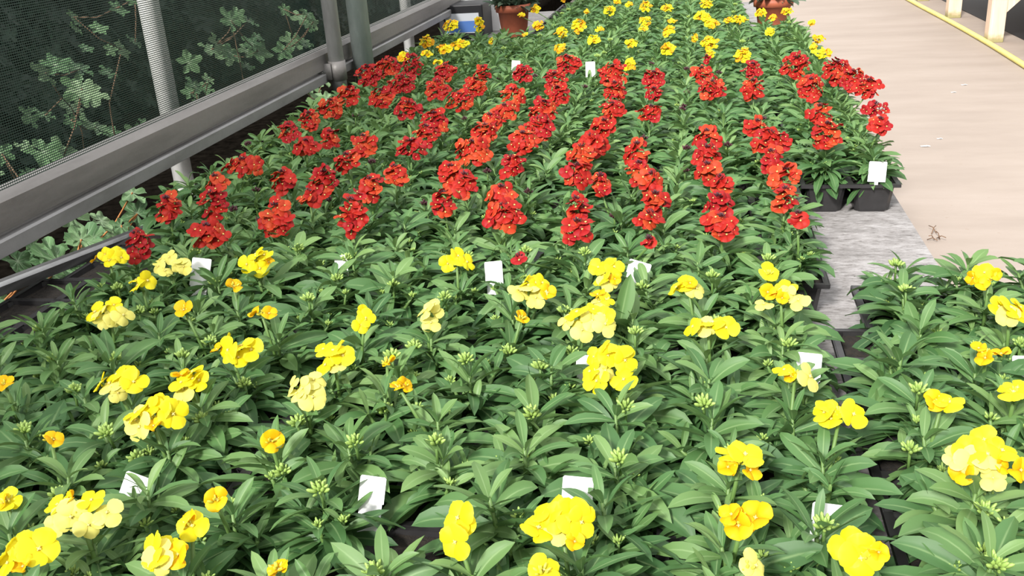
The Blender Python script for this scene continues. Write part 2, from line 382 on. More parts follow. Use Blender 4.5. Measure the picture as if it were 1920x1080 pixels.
RED = [(542,247,44,34,'r'),(580,225,44,34,'r'),(620,200,46,34,'o'),(652,182,44,36,'r'),(690,140,46,38,'m'),(575,275,50,30,'r'),(620,260,40,36,'r'),
 (682,270,48,42,'o'),(650,305,46,40,'r'),(608,340,60,50,'r'),(580,370,40,30,'r'),(530,338,48,42,'r'),(455,312,78,36,'o'),(405,345,44,40,'o'),(400,383,54,60,'r'),
 (315,390,50,52,'r'),(390,440,74,46,'r'),(518,408,62,66,'o'),(260,457,52,56,'m'),(695,352,46,46,'r'),(660,400,54,74,'r'),(725,125,44,34,'r'),(772,122,40,36,'m'),
 (755,155,52,34,'m'),(715,182,46,34,'r'),(765,205,50,34,'r'),(835,135,40,34,'r'),(820,165,44,36,'r'),(905,135,34,24,'r'),(892,160,44,34,'o'),
 (862,190,52,36,'r'),(982,138,36,30,'m'),(1065,120,44,34,'r'),(1040,150,42,34,'r'),(1045,177,42,36,'m'),(960,182,46,38,'o'),(945,210,46,34,'o'),(918,228,44,34,'r'),
 (910,248,48,36,'o'),(885,282,66,44,'o'),(815,228,52,44,'r'),(800,252,48,40,'r'),(770,278,56,38,'m'),(1018,207,52,40,'r'),(1010,238,52,42,'r'),(980,265,58,42,'r'),
 (960,310,50,42,'r'),(740,328,44,42,'o'),(703,350,0,0,''),(845,328,52,46,'o'),(872,345,40,50,'r'),(830,378,50,46,'r'),(940,365,58,40,'r'),(945,404,74,56,'r'),
 (1150,138,50,40,'o'),(1152,170,42,40,'r'),(1148,208,46,36,'r'),(1132,240,48,38,'r'),(1108,270,54,42,'r'),(1090,290,50,42,'o'),(1082,326,56,44,'r'),(1125,345,44,42,'r'),
 (1080,392,52,52,'r'),(1082,432,58,48,'r'),(1225,148,40,34,'m'),(1226,177,32,28,'m'),(1220,212,46,32,'r'),(1193,287,46,48,'r'),(1197,322,52,44,'r'),(1222,342,50,44,'r'),
 (1228,380,54,48,'r'),(1218,412,52,34,'r'),(1216,457,28,22,'m'),(1325,112,14,16,'m'),(1315,138,38,28,'o'),(1335,166,50,36,'r'),(1410,132,34,32,'m'),(1411,166,42,40,'r'),
 (1492,124,50,44,'r'),(1520,165,48,44,'r'),(1536,213,44,38,'r'),(1550,250,58,50,'r'),(1570,132,50,42,'r'),(1600,148,48,40,'r'),(1628,165,48,38,'r'),(1642,205,50,26,'m'),
 (1650,235,44,32,'r'),(1420,240,46,34,'o'),(1445,265,66,44,'r'),(1445,300,46,44,'r'),(1472,332,58,40,'o'),(1472,372,48,48,'r'),(1495,412,32,32,'r'),(1325,262,48,44,'r'),
 (1325,292,54,44,'r'),(1325,322,48,40,'o'),(1350,348,46,44,'r'),(1345,385,54,48,'m'),(1352,424,66,50,'r'),(974,487,14,14,'r')]
BAK = [(845,46,34,26),(898,45,24,34),(800,78,30,28),(862,83,36,22),(831,92,34,24),(800,100,26,16),(758,106,26,24),(820,117,18,12),(921,77,12,14),
 (978,29,16,14),(1004,17,20,22),(1010,48,26,22),(985,65,12,8),(1052,60,28,26),(1085,48,32,32),(1050,90,26,20),(1113,74,26,22),(1124,55,18,12),(1142,19,26,24),
 (1158,2,18,14),(1100,23,12,10),(1185,82,26,24),(1181,121,26,30),(1057,0,14,10),(1210,12,26,24),(1251,15,24,18),(1210,40,26,22),(1206,54,20,12),(1254,58,26,26),
 (1252,92,32,30),(1323,6,26,24),(1317,31,32,24),(1335,44,30,22),(1331,80,36,32),(1304,71,16,20),(1333,100,20,16),(1381,36,44,18),(1392,103,32,32),(1427,23,24,20),
 (1475,21,26,16),(1450,33,22,14),(1444,60,20,24),(1521,43,16,12),(1535,73,28,18),(1525,90,18,22),(1544,100,32,24),(1262,40,20,10),(1180,8,14,12),(1362,40,14,12)]
TAGS = [(640,492,26,26,-.2),(376,510,38,52,.1),(926,512,34,44,-.1),(1198,503,42,26,.3),(1096,684,32,36,0),(1516,688,46,52,.1),(256,912,54,44,.35),(698,918,50,50,.1),
 (1082,938,58,88,.05),(1555,978,66,66,.1),(1645,322,32,38,.05),(1107,130,18,28,0),(967,127,16,26,.1),(1912,684,26,34,0)]

# ------------------------------------------------------------------ plant positions
def cell_y(px, py): return at_z(px, py, FLZ).y
Y0 = at_z(960, 1080, MATZ+.1).y - .20
Y_RED = at_z(900, 468, MATZ + .12).y           # first red row
Y_TRAY = at_z(1640, 400, MATZ).y               # front face of the corner pack
Y_RB = at_z(1700, 492, MATZ + .11).y           # far end of the front right block
Y_BACK = at_z(1200, 118, MATZ + .13).y
ROWP = .0935; YSH = .042
YEND = at_z(1200, -14, MATZ + .11).y
rows = []
y = Y_RED - .045
while y > Y0: rows.append(y); y -= ROWP
rows.reverse(); nfront = len(rows)
y = Y_RED + .05
while y < YEND: rows.append(y); y += ROWP
cols = [XR - .045 - i*PIT for i in range(14)][::-1]
plants = []            # dict: x, y, row, col, block
for ri, yy in enumerate(rows):
    for ci, xx in enumerate(cols):
        if ri < nfront and ci == 0: continue
        plants.append(dict(x=xx - (YSH if ri < nfront else 0) + RND.uniform(-.006, .006), y=yy + RND.uniform(-.006, .006), row=ri, col=ci))
# two more columns beside the path, from the corner pack backwards
y = Y_TRAY + .045; k = 0
xt = at_z(1676, 398, MATZ).x
while y < YEND - .1:
    for ci in (0, 1):
        plants.append(dict(x=xt - .042 - PIT*(1-ci), y=y, row=min(range(len(rows)), key=lambda q: abs(rows[q]-y)), col=14+ci, edge=True))
    y += ROWP
# front right block
y = Y_RB - .05; kf = 0
xb = at_z(1606, 600, MATZ+.11).x + .078
while y > Y0:
    for ci in range(3):
        plants.append(dict(x=xb + PIT*ci - (.05 if kf > 2 else 0), y=y, row=min(range(len(rows)), key=lambda q: abs(rows[q]-y)), col=14+ci, fr=True))
    y -= ROWP; kf += 1
keep = []; gone = []
for p in plants:
    q = project(Vector((p['x'], p['y'], MATZ+.11)))
    if q[0] < -130 or q[0] > 2050 or q[1] > 1230: continue
    p['px'] = q
    qe = project(Vector((p['x'] - .030, p['y'], MATZ+.12)))
    if qe[0] < 255 and qe[1] < 566 - .384*qe[0]: continue          # the bench narrows along the edge rail
    if (Vector(q) - Vector((735, 985))).length < 70 and not gone: gone.append(1); continue   # an empty cell
    if p['y'] > Y_BACK: p['kind'] = 'back'
    elif p['y'] > Y_RED and not p.get('fr'): p['kind'] = 'red'
    else: p['kind'] = 'yellow'
    p['heads'] = []; keep.append(p)
# the two terracotta pots and the crate take the far corners of the bench
POTL = at_z(952, 50, MATZ+.13); POTR = at_z(1452, 30, MATZ+.13)
def free(p):
    if p['kind'] != 'back': return True
    if p['x'] < POTL.x + .11 and p['y'] > POTL.y - .08: return False
    if p['x'] > POTR.x - .10 and p['y'] > POTR.y - .03: return False
    return True
plants = [p for p in keep if free(p)]
def assign(hd, kind, z):
    for h in hd:
        if h[2] == 0: continue
        w = at_z(h[0], h[1], z)
        pool = [p for p in plants if p['kind'] == kind] or plants
        p = min(pool, key=lambda p: (p['x']-w.x)**2 + (p['y']-w.y)**2 + (.0035 if p['heads'] else 0))
        p['heads'].append((w, h))
assign(YEL, 'yellow', FLZ); assign(RED, 'red', FLZ + .005); assign(BAK, 'back', FLZ)
for p in plants:                       # a flowering plant leans its crown under its own head
    if p['heads'] and not p.get('edge'):
        w = p['heads'][0][0]
        p['x'] += max(-.02, min(.02, .6*(w.x - p['x']))); p['y'] += max(-.02, min(.02, .6*(w.y - p['y'])))

# ------------------------------------------------------------------ build the plants
ORD = ['first', 'second', 'third', 'fourth', 'fifth', 'sixth', 'seventh', 'eighth', 'ninth', 'tenth', 'eleventh', 'twelfth', 'thirteenth', 'fourteenth',
       'fifteenth', 'sixteenth', 'seventeenth', 'eighteenth', 'nineteenth', 'twentieth']
ORD += ['twenty-' + q for q in ORD[:9]] + ['thirtieth'] + ['thirty-' + q for q in ORD[:9]]
def orient(n, spin):
    n = n.normalized(); q = Vector((0, 0, 1)).rotation_difference(n)
    return q.to_matrix().to_4x4() @ Matrix.Rotation(spin, 4, 'Z')
def build_head(root, origin, w, h, kind, r):
    """flower_head part with its flowers as sub-parts"""
    hx, hy, wp, hp, tint = h if len(h) == 5 else (*h, 'b')
    s = px_per_m(w); gx, gz = {'yellow': (1.2, 1.2), 'red': (1.22, 1.32), 'back': (1.05, .95)}[kind]; rx, rz = wp / s / 2 * gx, hp / s / 2 * gz
    D = {'yellow': .029, 'red': .0255, 'back': .020}[kind]
    n = max(1, round({'yellow': 1.45, 'red': 2.0, 'back': 2.2}[kind] * (2*rx * 2*rz) / D**2))
    n = min(n, 24)
    mb = MB()
    base = Vector((0, 0, MATZ + .06)) + Vector((root.location.x, root.location.y, 0))
    p0 = base - origin; p1 = w - Vector((0, 0, rz*.4)) - origin
    mb.tube([p0, p0.lerp(p1, .5) + Vector((r.uniform(-.004, .004), 0, .004)), p1], [.0026, .0022, .0018], 6, 0)
    if kind == 'red': bud_cluster(mb, p1 + Vector((0, 0, rz*.9)), .009, 9, r, 1)
    elif tint != 'p': bud_cluster(mb, p1 + Vector((0, 0, rz*.2)), .010, 9, r, 2)
    pts = []
    ex = max(rx - D*.42, .001); ez = max(rz - D*.36, .001)
    for i in range(n):
        for tr in range(30):
            a = r.uniform(0, 2*PI); q = math.sqrt(r.uniform(.0, 1))
            if n <= 3: q = .8; a = i*2*PI/n + r.uniform(-.4, .4)
            u, v = math.cos(a)*q, math.sin(a)*q
            if all((u*ex-a2)**2 + (v*ez-b2)**2 > (D*(.66 if kind == 'yellow' else .42))**2 * (1 - tr/30) for a2, b2, _ in pts): break
        pts.append((u*ex, v*ez, q))
    head = link('flower_head', None, root) if False else None
    stems = []
    objs = []
    for (u, v, q) in pts:
        # the head is a dome or a short spike: image up is partly height, partly depth
        if kind == 'yellow': pos = Vector((u, v*.75 + r.uniform(-.004, .004), v*.62 + (1-q)*.010))
        else: pos = Vector((u, v*.45 + r.uniform(-.006, .006), v*.95 + (1-q)*.006))
        cz = w - origin + pos
        nrm = Vector((u/(ex+.01)*.75, -.42 + v/(ez+.012)*.45, .75)) + Vector((r.uniform(-.55, .55), r.uniform(-.45, .45), r.uniform(-.3, .2)))
        mb.tube([p1, cz - nrm.normalized()*.010], [.0011, .0010], 4, 0, False)
        hi = v/(ez+1e-6)
        if kind == 'yellow':
            k = {'y': 'yellow', 'p': 'pale', 'g': 'gold', 'm': 'pale' if hi < .1 else 'yellow'}[tint]
            if tint in 'ym' and r.random() < .14: k = 'gold'
            if tint == 'y' and hi < -.4 and r.random() < .35: k = 'pale'
        elif kind == 'red':
            k = {'r': 'red', 'o': 'orange', 'm': 'maroon'}[tint]
            x = r.random()
            if tint == 'r': k = 'orange' if x < .22 else 'maroon' if x > .82 or (hi > .5 and x > .6) else 'red'
            elif tint == 'o': k = 'red' if x < .45 else 'orange'
            elif x < .3: k = 'red'
        else: k = 'bi' if r.random() < .38 else 'bi_yellow'
        objs.append((k, cz, nrm, r.uniform(.78, 1.18) * (.85 if k == 'gold' and tint != 'g' else 1)))
    head = link('flower_head', mb.mesh('flower_head', [M_stem, M_budr, M_budy]), root)
    for k, cz, nrm, sc in objs:
        link('flower', FLO[k][r.randrange(4)], head, Matrix.Translation(cz) @ orient(nrm, r.uniform(0, 6.28)) @ Matrix.Scale(sc, 4))
    if kind != 'back' and tint == 'y' and False: pass
    return n
SH = {'y': 'lemon yellow', 'p': 'pale cream yellow', 'g': 'small golden yellow', 'm': 'mixed pale and yellow', 'r': 'scarlet', 'o': 'orange red', 'm2': 'dark maroon', 'b': 'yellow and orange'}
tagpts = [at_z(t[0], t[1], MATZ+.09) for t in TAGS]
maxcol = {}
rowids = sorted({p['row'] for p in plants})
for ri in rowids:
    rw = sorted([p for p in plants if p['row'] == ri], key=lambda p: p['x'])
    for i, p in enumerate(rw): p['ord'] = i
first_row = rowids[0]
kindrows = {}
for kd in ('yellow', 'red', 'back'):
    ks = sorted({p['row'] for p in plants if p['kind'] == kd}); kindrows[kd] = {q: i for i, q in enumerate(ks)}
GN = {'yellow': 'yellow wallflowers in the front block', 'red': 'red wallflowers in the middle block', 'back': 'yellow and orange wallflowers in the back block'}
for kd in ('yellow', 'red', 'back'):
    for ri in kindrows[kd]:
        rw = sorted([p for p in plants if p['kind'] == kd and p['row'] == ri], key=lambda p: p['x'])
        for i, p in enumerate(rw): p['ord'] = i; p['n'] = len(rw)
BN = {'yellow': 'front yellow block', 'red': 'middle red block', 'back': 'rear yellow block'}
for i, p in enumerate(plants):
    r = random.Random(i*31 + 5)
    root = empty({'yellow': 'yellow_wallflower', 'red': 'red_wallflower', 'back': 'bicolour_wallflower'}[p['kind']], (p['x'], p['y'], MATZ + .052))
    O = root.location.copy()
    rot = Matrix.Rotation(r.uniform(0, 6.28), 4, 'Z')
    sc = r.uniform(.92, 1.12) * (1.04 if p['kind'] == 'yellow' else .96)
    tilt = Matrix.Rotation(r.uniform(-.12, .12), 4, 'X') @ Matrix.Rotation(r.uniform(-.12, .12), 4, 'Y')
    link('foliage', FOLI[r.randrange(len(FOLI))], root, tilt @ rot @ Matrix.Scale(sc, 4))
    n = 0
    for (w, h) in p['heads']:
        build_head(root, O, w, h, p['kind'], r)
    if not p['heads'] and r.random() < {'yellow': .75, 'red': .25, 'back': .2}[p['kind']]:
        k = 'r' if p['kind'] == 'red' else 'g'
        link('bud_cluster', BUDS[k][r.randrange(len(BUDS[k]))], root, Matrix.Translation((r.uniform(-.01, .01), r.uniform(-.01, .01), r.uniform(.055, .078))) @ Matrix.Rotation(r.uniform(-.3, .3), 4, 'X'))
    elif p['heads'] and p['kind'] == 'yellow' and r.random() < .5:
        link('bud_cluster', BUDS['g'][r.randrange(3)], root, Matrix.Translation((r.uniform(-.03, .03), -.02, .055)))
    o_, kr = p['ord'], kindrows[p['kind']][p['row']]
    side = ('%s from left' % ORD[o_]) if o_ < p['n']/2 else ('%s from right' % ORD[p['n']-1-o_])
    place = '%s row of %s, %s' % (ORD[kr], BN[p['kind']], side)
    if p['heads']:
        t = p['heads'][0][1][4] if len(p['heads'][0][1]) == 5 else 'b'
        if p['kind'] == 'red' and t == 'm': t = 'm2'
        lab = '%s wallflower, %s' % (SH[t], place)
        if len(p['heads']) > 1: lab = 'many-headed ' + SH[t] + ' wallflower, ' + place
    else: lab = 'leafy unopened wallflower, ' + place
    tag(root, lab, 'plant', GN[p['kind']])

# ------------------------------------------------------------------ cell packs
CW, CD, RH = .0945, .0935, .062
def pack_meshes():
    cell = MB(); a, bq = .041, .033; z1, z0 = -.002, -RH
    def ring(h, z, ch):
        return [(-h+ch, -h, z), (h-ch, -h, z), (h, -h+ch, z), (h, h-ch, z), (h-ch, h, z), (-h+ch, h, z), (-h, h-ch, z), (-h, -h+ch, z)]
    rg = [ring(a, z1, .006), ring(a*.965, -.012, .007), ring(a*.955, -.013, .007), ring(bq+.001, z0+.004, .009), ring(bq, z0, .010)]
    vs = [v for q in rg for v in q]
    cell.add(vs, [(i*8+j, i*8+(j+1) % 8, (i+1)*8+(j+1) % 8, (i+1)*8+j) for i in range(4) for j in range(8)] + [tuple(32+j for j in range(8))[::-1]])
    inn = [(x*.95, y*.95, z) for x, y, z in ring(a, -.001, .006)] + [(x, y, z) for x, y, z in ring(bq*1.05, -.05, .009)]
    cell.add(inn, [(j, 8+j, 8+(j+1) % 8, (j+1) % 8) for j in range(8)])
    me_c = cell.mesh('cell', [M_plastic], False)
    soil = MB(); soil.add([(x*.93, y*.93, -.010 + .002*((i*7) % 3)) for i, (x, y, z) in enumerate(ring(a, 0, .006))] + [(0, 0, -.005)], [(j, (j+1) % 8, 8) for j in range(8)])
    me_s = soil.mesh('potting_soil', [M_soil])
    return me_c, me_s
ME_CELL, ME_SOIL = pack_meshes()
def rim_mesh(nx, ny):
    mb = MB(); h = .0405
    for i in range(nx + 1):
        xc = (i - nx/2) * CW; w0 = xc - (CW/2 - h) if i > 0 else xc; w1 = xc + (CW/2 - h) if i < nx else xc
        mb.box((w0 - (.002 if i == 0 else 0), -ny*CD/2, -.003), (w1 + (.002 if i == nx else 0), ny*CD/2, 0))
    for j in range(ny + 1):
        yc = (j - ny/2) * CD; v0 = yc - (CD/2 - h) if j > 0 else yc; v1 = yc + (CD/2 - h) if j < ny else yc
        for i in range(nx):
            x0 = (i - nx/2) * CW + (CW/2 - h); mb.box((x0, v0, -.003), (x0 + 2*h, v1, -.0002))
    mb.box((-nx*CW/2 - .002, -ny*CD/2 - .002, -.007), (nx*CW/2 + .002, -ny*CD/2, 0))
    mb.box((-nx*CW/2 - .002, ny*CD/2, -.007), (nx*CW/2 + .002, ny*CD/2 + .002, 0))
    mb.box((-nx*CW/2 - .003, -ny*CD/2, -.007), (-nx*CW/2 - .001, ny*CD/2, 0)); mb.box((nx*CW/2 + .001, -ny*CD/2, -.007), (nx*CW/2 + .003, ny*CD/2, 0))
    return mb.mesh('rim', [M_plastic], False)
RIMS = {}
def pack(xc, yc, nx, ny, label, group):
    if (nx, ny) not in RIMS: RIMS[(nx, ny)] = rim_mesh(nx, ny)
    e = empty('cell_pack', (xc, yc, MATZ + RH)); link('rim', RIMS[(nx, ny)], e)
    for i in range(nx):
        for j in range(ny):
            c = link('cell', ME_CELL, e, Matrix.Translation(((i-(nx-1)/2)*CW, (j-(ny-1)/2)*CD, 0)))
            link('potting_soil', ME_SOIL, c)
    tag(e, label, 'tray', group)
def rowpacks(ys, xs2, labels):
    """ys: row centres grouped by three"""
    for g in range(0, len(ys), 3):
        grp = ys[g:g+3]
        for xa in xs2:
            q = project(Vector((xa, grp[len(grp)//2], MATZ+.06)))
            if q[0] < -200 or q[0] > 2100 or q[1] > 1300: continue
            pp = dict(kind='back', x=xa, y=grp[-1])
            if grp[-1] > Y_BACK and not free(pp): continue
            kd = 'back' if grp[0] > Y_BACK else 'red' if grp[0] > Y_RED else 'yellow'
            lab, gp = labels(kd, g == 0, xa); pack(xa, sum(grp)/len(grp), 2, len(grp), lab, gp)
main_x = [(cols[2*i] + cols[2*i+1])/2 for i in range(7)]
def lab_main(kd, f, x):
    return {'yellow': 'black plastic cell tray under the yellow wallflowers of the front block', 'red': 'black plastic cell tray under the red wallflowers in the middle',
            'back': 'black plastic cell tray under the yellow wallflowers at the back'}[kd], 'black cell trays under the ' + {'yellow': 'front', 'red': 'middle', 'back': 'back'}[kd] + ' block'
rowpacks(rows[:nfront], [x - YSH for x in main_x], lab_main)
rowpacks(rows[nfront:], main_x, lab_main)
ye = sorted({round(p['y'], 5) for p in plants if p.get('edge')})
def lab_edge(kd, f, x):
    if f: return 'black plastic cell tray with exposed front cells at the corner of grey fabric', 'black cell trays beside the path'
    return 'black plastic cell tray along the path edge behind the exposed corner tray', 'black cell trays beside the path'
rowpacks(ye, [xt - .042 - PIT/2], lab_edge)
yf = sorted({round(p['y'], 5) for p in plants if p.get('fr')}, reverse=True)
for g in range(0, len(yf), 3):
    grp = yf[g:g+3]
    dx_ = .05 if g > 0 else 0
    pack(xb - dx_ + PIT/2, sum(grp)/len(grp), 2, len(grp), 'black plastic cell tray at right front, nearest the grey fabric gap', 'black cell trays right of the gap')
    pack(xb - dx_ + PIT*2.03, sum(grp)/len(grp), 1, len(grp), 'narrow black plastic cell tray at the far right of the front block', 'narrow black cell trays at far right')

# ------------------------------------------------------------------ white plant tags
TL = ['small white plant tag half hidden at the red and yellow boundary, left of centre', 'white plant tag beside the pale yellow head near the metal edge rail',
 'rounded white plant tag in front of the middle red flowers', 'white plant tag lying low between leaves right of centre', 'white plant tag behind the big bright yellow cluster',
 'square white plant tag behind a yellow cluster beside the grey fabric gap', 'slanting white plant tag at lower left among dark leaves', 'greyish white plant tag left of centre near the bottom',
 'tall white plant tag behind the large yellow head at bottom centre', 'white plant tag crossed by leaves at the lower right', 'white plant tag on the exposed corner tray',
 'upright white plant tag between red flowers and back yellow block', 'small white plant tag touching a maroon head at the back', 'white plant tag cut by the right edge of picture']
for (px, py, wp, hp, sl), lb in zip(TAGS, TL):
    c = at_z(px, py, MATZ + (.068+.020 if hp > 30 else .088)); s = px_per_m(c)
    w, h = wp/s*.98, hp/s*1.0
    if py < 600 and py > 400: c = at_z(px, py, MATZ + .115)
    if py > 600: c = at_z(px, py, MATZ + .105)
    if py < 400: c = at_z(px, py, MATZ + .085)
    if px == 1107 or px == 967: c = at_z(px, py, MATZ + .135)
    if px == 1645: c = at_z(px, py, MATZ + .088)
    s = px_per_m(c); w, h = wp/s, hp/s
    mb = MB(); t = .0006; n = 6
    prof = [(-w/2, -h/2), (w/2, -h/2), (w/2, h/2-.0015), (w/2-.0015, h/2), (-w/2+.0015, h/2), (-w/2, h/2-.0015)]
    k = len(prof)
    vs = [(a, -t, bb) for a, bb in prof] + [(a, t, bb) for a, bb in prof]
    mb.add(vs, [tuple(range(k)), tuple(range(2*k-1, k-1, -1))] + [(i, k+i, k+(i+1) % k, (i+1) % k) for i in range(k)])
    zb = MATZ + .045 - c.z                                   # stake that goes down into the soil
    sw = w*(.44 if py > 400 else .10)
    if px == 1645: zb = -h/2 - .006
    mb.box((-sw, -t, min(zb, -h/2-.004)), (sw, t, -h/2))
    o = link('plant_tag', mb.mesh('plant_tag', [M_tag], False)); o.location = c
    o.rotation_euler = (-.45 if py > 400 else -.15, sl, 0)
    tag(o, lb, 'plant tag', 'white plant tags')

# one tall leaf that stands up out of the canopy beside the double yellow head
p = min([p for p in plants if p['kind'] == 'yellow'], key=lambda p: (Vector((p['x'], p['y'])) - at_z(1165, 625, MATZ+.09).xy).length)
mb = MB(); r = random.Random(3)
wv = at_z(1160, 622, MATZ+.10); leaf(mb, wv, 1.0, 1.25, .2, .080, .024, .9, rnd=.6)
o = link('tall_leaf', mb.mesh('tall_leaf', [M_leaf]))
rt = [q for q in C.objects if q.type == 'EMPTY' and 'wallflower' in q.name and (q.location.xy - Vector((p['x'], p['y']))).length < 1e-4][0]
o.parent = rt; o.location = -rt.location

# ------------------------------------------------------------------ side of the tunnel: rail, posts, netting
XRL = -1.2
z_top, z_mid, z_bot = [at_x(0, q, XRL).z for q in (367, 440, 492)]
rail = empty('side_rail', (XRL, 0, z_bot)); tag(rail, 'long grey galvanised rail with a groove under the green netting', 'rail')
H1 = z_top - z_mid; H2 = z_mid - z_bot
def rprof(h, w, r=.006):
    return [(-w+r, 0), (-r, 0), (0, r), (0, h-r), (-r, h), (-w+r, h), (-w, h-r), (-w, r)]
mb = MB(); mb.extrude_y([(0, .002), (0, H1*.80), (-.012, H1), (-.045, H1+.002), (-.045, .002)], -2.6, 10, z=z_mid-z_bot)
link('upper_bar', mb.mesh('upper_bar', [M_galv], False), rail)
mb = MB(); mb.extrude_y([(-.002, .003), (.004, .006), (.006, H2*.72), (.001, H2*.80), (-.014, H2*.82), (-.014, H2+.002), (-.045, H2+.002), (-.045, 0)], -2.6, 10)
link('lower_channel', mb.mesh('lower_channel', [M_galv2], False), rail)
# netting
mb = MB(); mb.add([(0, -2.6, 0), (0, 10, 0), (0, 10, 1.35), (0, -2.6, 1.35)], [(0, 1, 2, 3)])
net = link('shade_netting', mb.mesh('netting', [M_net], False)); net.location = (XRL-.02, 0, z_top-.004)
tag(net, 'dark green shade netting stretched above the grey side rail', 'netting')
def post(px, py, x, dia_px, z0, z1, mat, name, label, grp=None):
    c = at_x(px, py, x); s = px_per_m(c); rad = dia_px/s/2
    o = empty(name, (c.x, c.y, z0)); mb = MB(); mb.tube([(0, 0, 0), (0, 0, (z1-z0)/2), (0, 0, z1-z0)], rad, 28)
    link('tube', mb.mesh('tube', [mat]), o); tag(o, label, 'post', grp); return o, rad, c
pl, rl, cl = post(629, 100, XRL+.034, 29, .14, 2.4, M_post, 'tunnel_post', 'slimmer grey tube post with a bolted clamp on the side rail')
for pr in pl.children: pass
# clamp with its bolt
zc = at_x(640, 128, XRL+.034).z - .14
mb = MB(); rr = rl*1.13
mb.lathe([(rl, -.031), (rr, -.031), (rr, .031), (rl, .031)], 28, (0, 0, zc))
mb.box((-.030-rl, -.034, zc-.026), (-rl*.4, -.029, zc+.026)); mb.box((-.030-rl, -.022, zc-.026), (-rl*.4, -.017, zc+.026))
cpl = link('clamp', mb.mesh('clamp', [M_galv]), pl)
mb = MB(); mb.tube([(-rl-.014, -.046, zc), (-rl-.014, -.034, zc)], .010, 6); mb.tube([(-rl-.014, -.052, zc), (-rl-.014, -.006, zc)], .0045, 8)
link('bolt', mb.mesh('bolt', [M_bolt], False), cpl)
pr_, rr_, cr_ = post(676, 70, XRL+.045, 39, .14, 2.4, M_post2, 'tunnel_post', 'thicker greenish grey tube post right of the clamped post')
XW = -1.5
for (px, py, lb) in ((315, 190, 'white painted outdoor post behind the netting at left'), (765, 60, 'white painted outdoor post behind the rail near the back yellow flowers')):
    c = at_x(px, py, XW); o = empty('white_post', (c.x, c.y, .14)); mb = MB()
    mb.tube([(0, 0, 0), (0, 0, 1), (0, 0, 2.4)], .029, 20); link('tube', mb.mesh('tube', [M_wpost]), o)
    mb = MB(); mb.lathe([(.05, 0), (.05, .008), (.029, .010)], 20); link('base_collar', mb.mesh('collar', [M_wpost]), o); tag(o, lb, 'post')
# low aluminium edge rail beside the bench
a, bb = at_x(-60, 562, -1.14), at_x(260, 438, -1.14)
d = (bb - a); er = link('edge_rail', None) if False else None
mb = MB(); dz = Vector((0, 0, 1))
prof = [(0, -.012), (.010, -.012), (.012, .004), (.006, .010), (-.004, .012), (-.010, .008), (-.010, -.012)]
k = len(prof); A, B = a - d*1.0, bb + d*.55
vs = [Vector((P.x+u, P.y, P.z+v)) for P in (A, B) for u, v in prof]
mb.add(vs, [(i, (i+1) % k, k+(i+1) % k, k+i) for i in range(k)] + [tuple(range(k)), tuple(range(2*k-1, k-1, -1))])
o = link('edge_rail', mb.mesh('edge_rail', [M_alu], False)); tag(o, 'shiny metal edge rail beside the bench below the netting rail at left', 'rail')

# ------------------------------------------------------------------ plants outside the netting
def ivy_leaf(mb, c, nrm, size, spin, r, mi=0, flat=.12):
    """lobed leaf with a slight cup"""
    q = Vector((0, 0, 1)).rotation_difference(nrm.normalized())
    out = []
    N = 41
    for i in range(N):
        a = -PI*.93 + 2*PI*.93*i/(N-1)
        lob = (.50 + .50*abs(math.cos(a*2.5/2))**.9 if False else .52 + .48*abs(math.cos(a*1.25*1.0))**1.5 if False else .55 + .45*(.5+.5*math.cos(a*5))**.8) * (1 - .30*abs(a)/PI)
        lob += .035*math.sin(i*2.7)
        out.append((math.sin(a)*lob*size*.55, math.cos(a)*lob*size*.55))
    vs = [Vector((0, 0, 0))] + [Vector((x*.5, y*.5, -size*.03)) for x, y in out] + [Vector((x, y, size*flat*math.sin(i*1.3)*.4)) for i, (x, y) in enumerate(out)]
    R = Matrix.Rotation(spin, 3, 'Z')
    vs = [Vector(c) + q @ (R @ v) for v in vs]
    uv = [(.5, 0)] + [(.5 + .24*math.sin(i), .5) for i in range(N)] + [(.1 + .8*(i % 2), 1) for i in range(N)]
    fs = [(0, 1+i, 2+i) for i in range(N-1)] + [(1+i, 1+N+i, 2+N+i, 2+i) for i in range(N-1)]
    mb.add(vs, fs, mi, uv, r.random())
# hedge: thousands of leaves nobody could count
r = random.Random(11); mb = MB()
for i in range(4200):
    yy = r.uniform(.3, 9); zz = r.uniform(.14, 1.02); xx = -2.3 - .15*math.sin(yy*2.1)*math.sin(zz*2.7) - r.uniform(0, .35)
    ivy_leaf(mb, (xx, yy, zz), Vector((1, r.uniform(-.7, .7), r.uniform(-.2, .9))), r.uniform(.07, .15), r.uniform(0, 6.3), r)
hd = link('hedge', mb.mesh('hedge', [M_hedge_shaded])); tag(hd, 'dense hedge of shade-dark ivy leaves beyond the green netting', 'hedge', kind='stuff')
mb = MB(); mb.box((-3.4, -.5, .14), (-2.75, 12, 1.1)); o = link('hedge_core', mb.mesh('core', [M_earth], False)); struct(o, 'dark inside of the hedge')
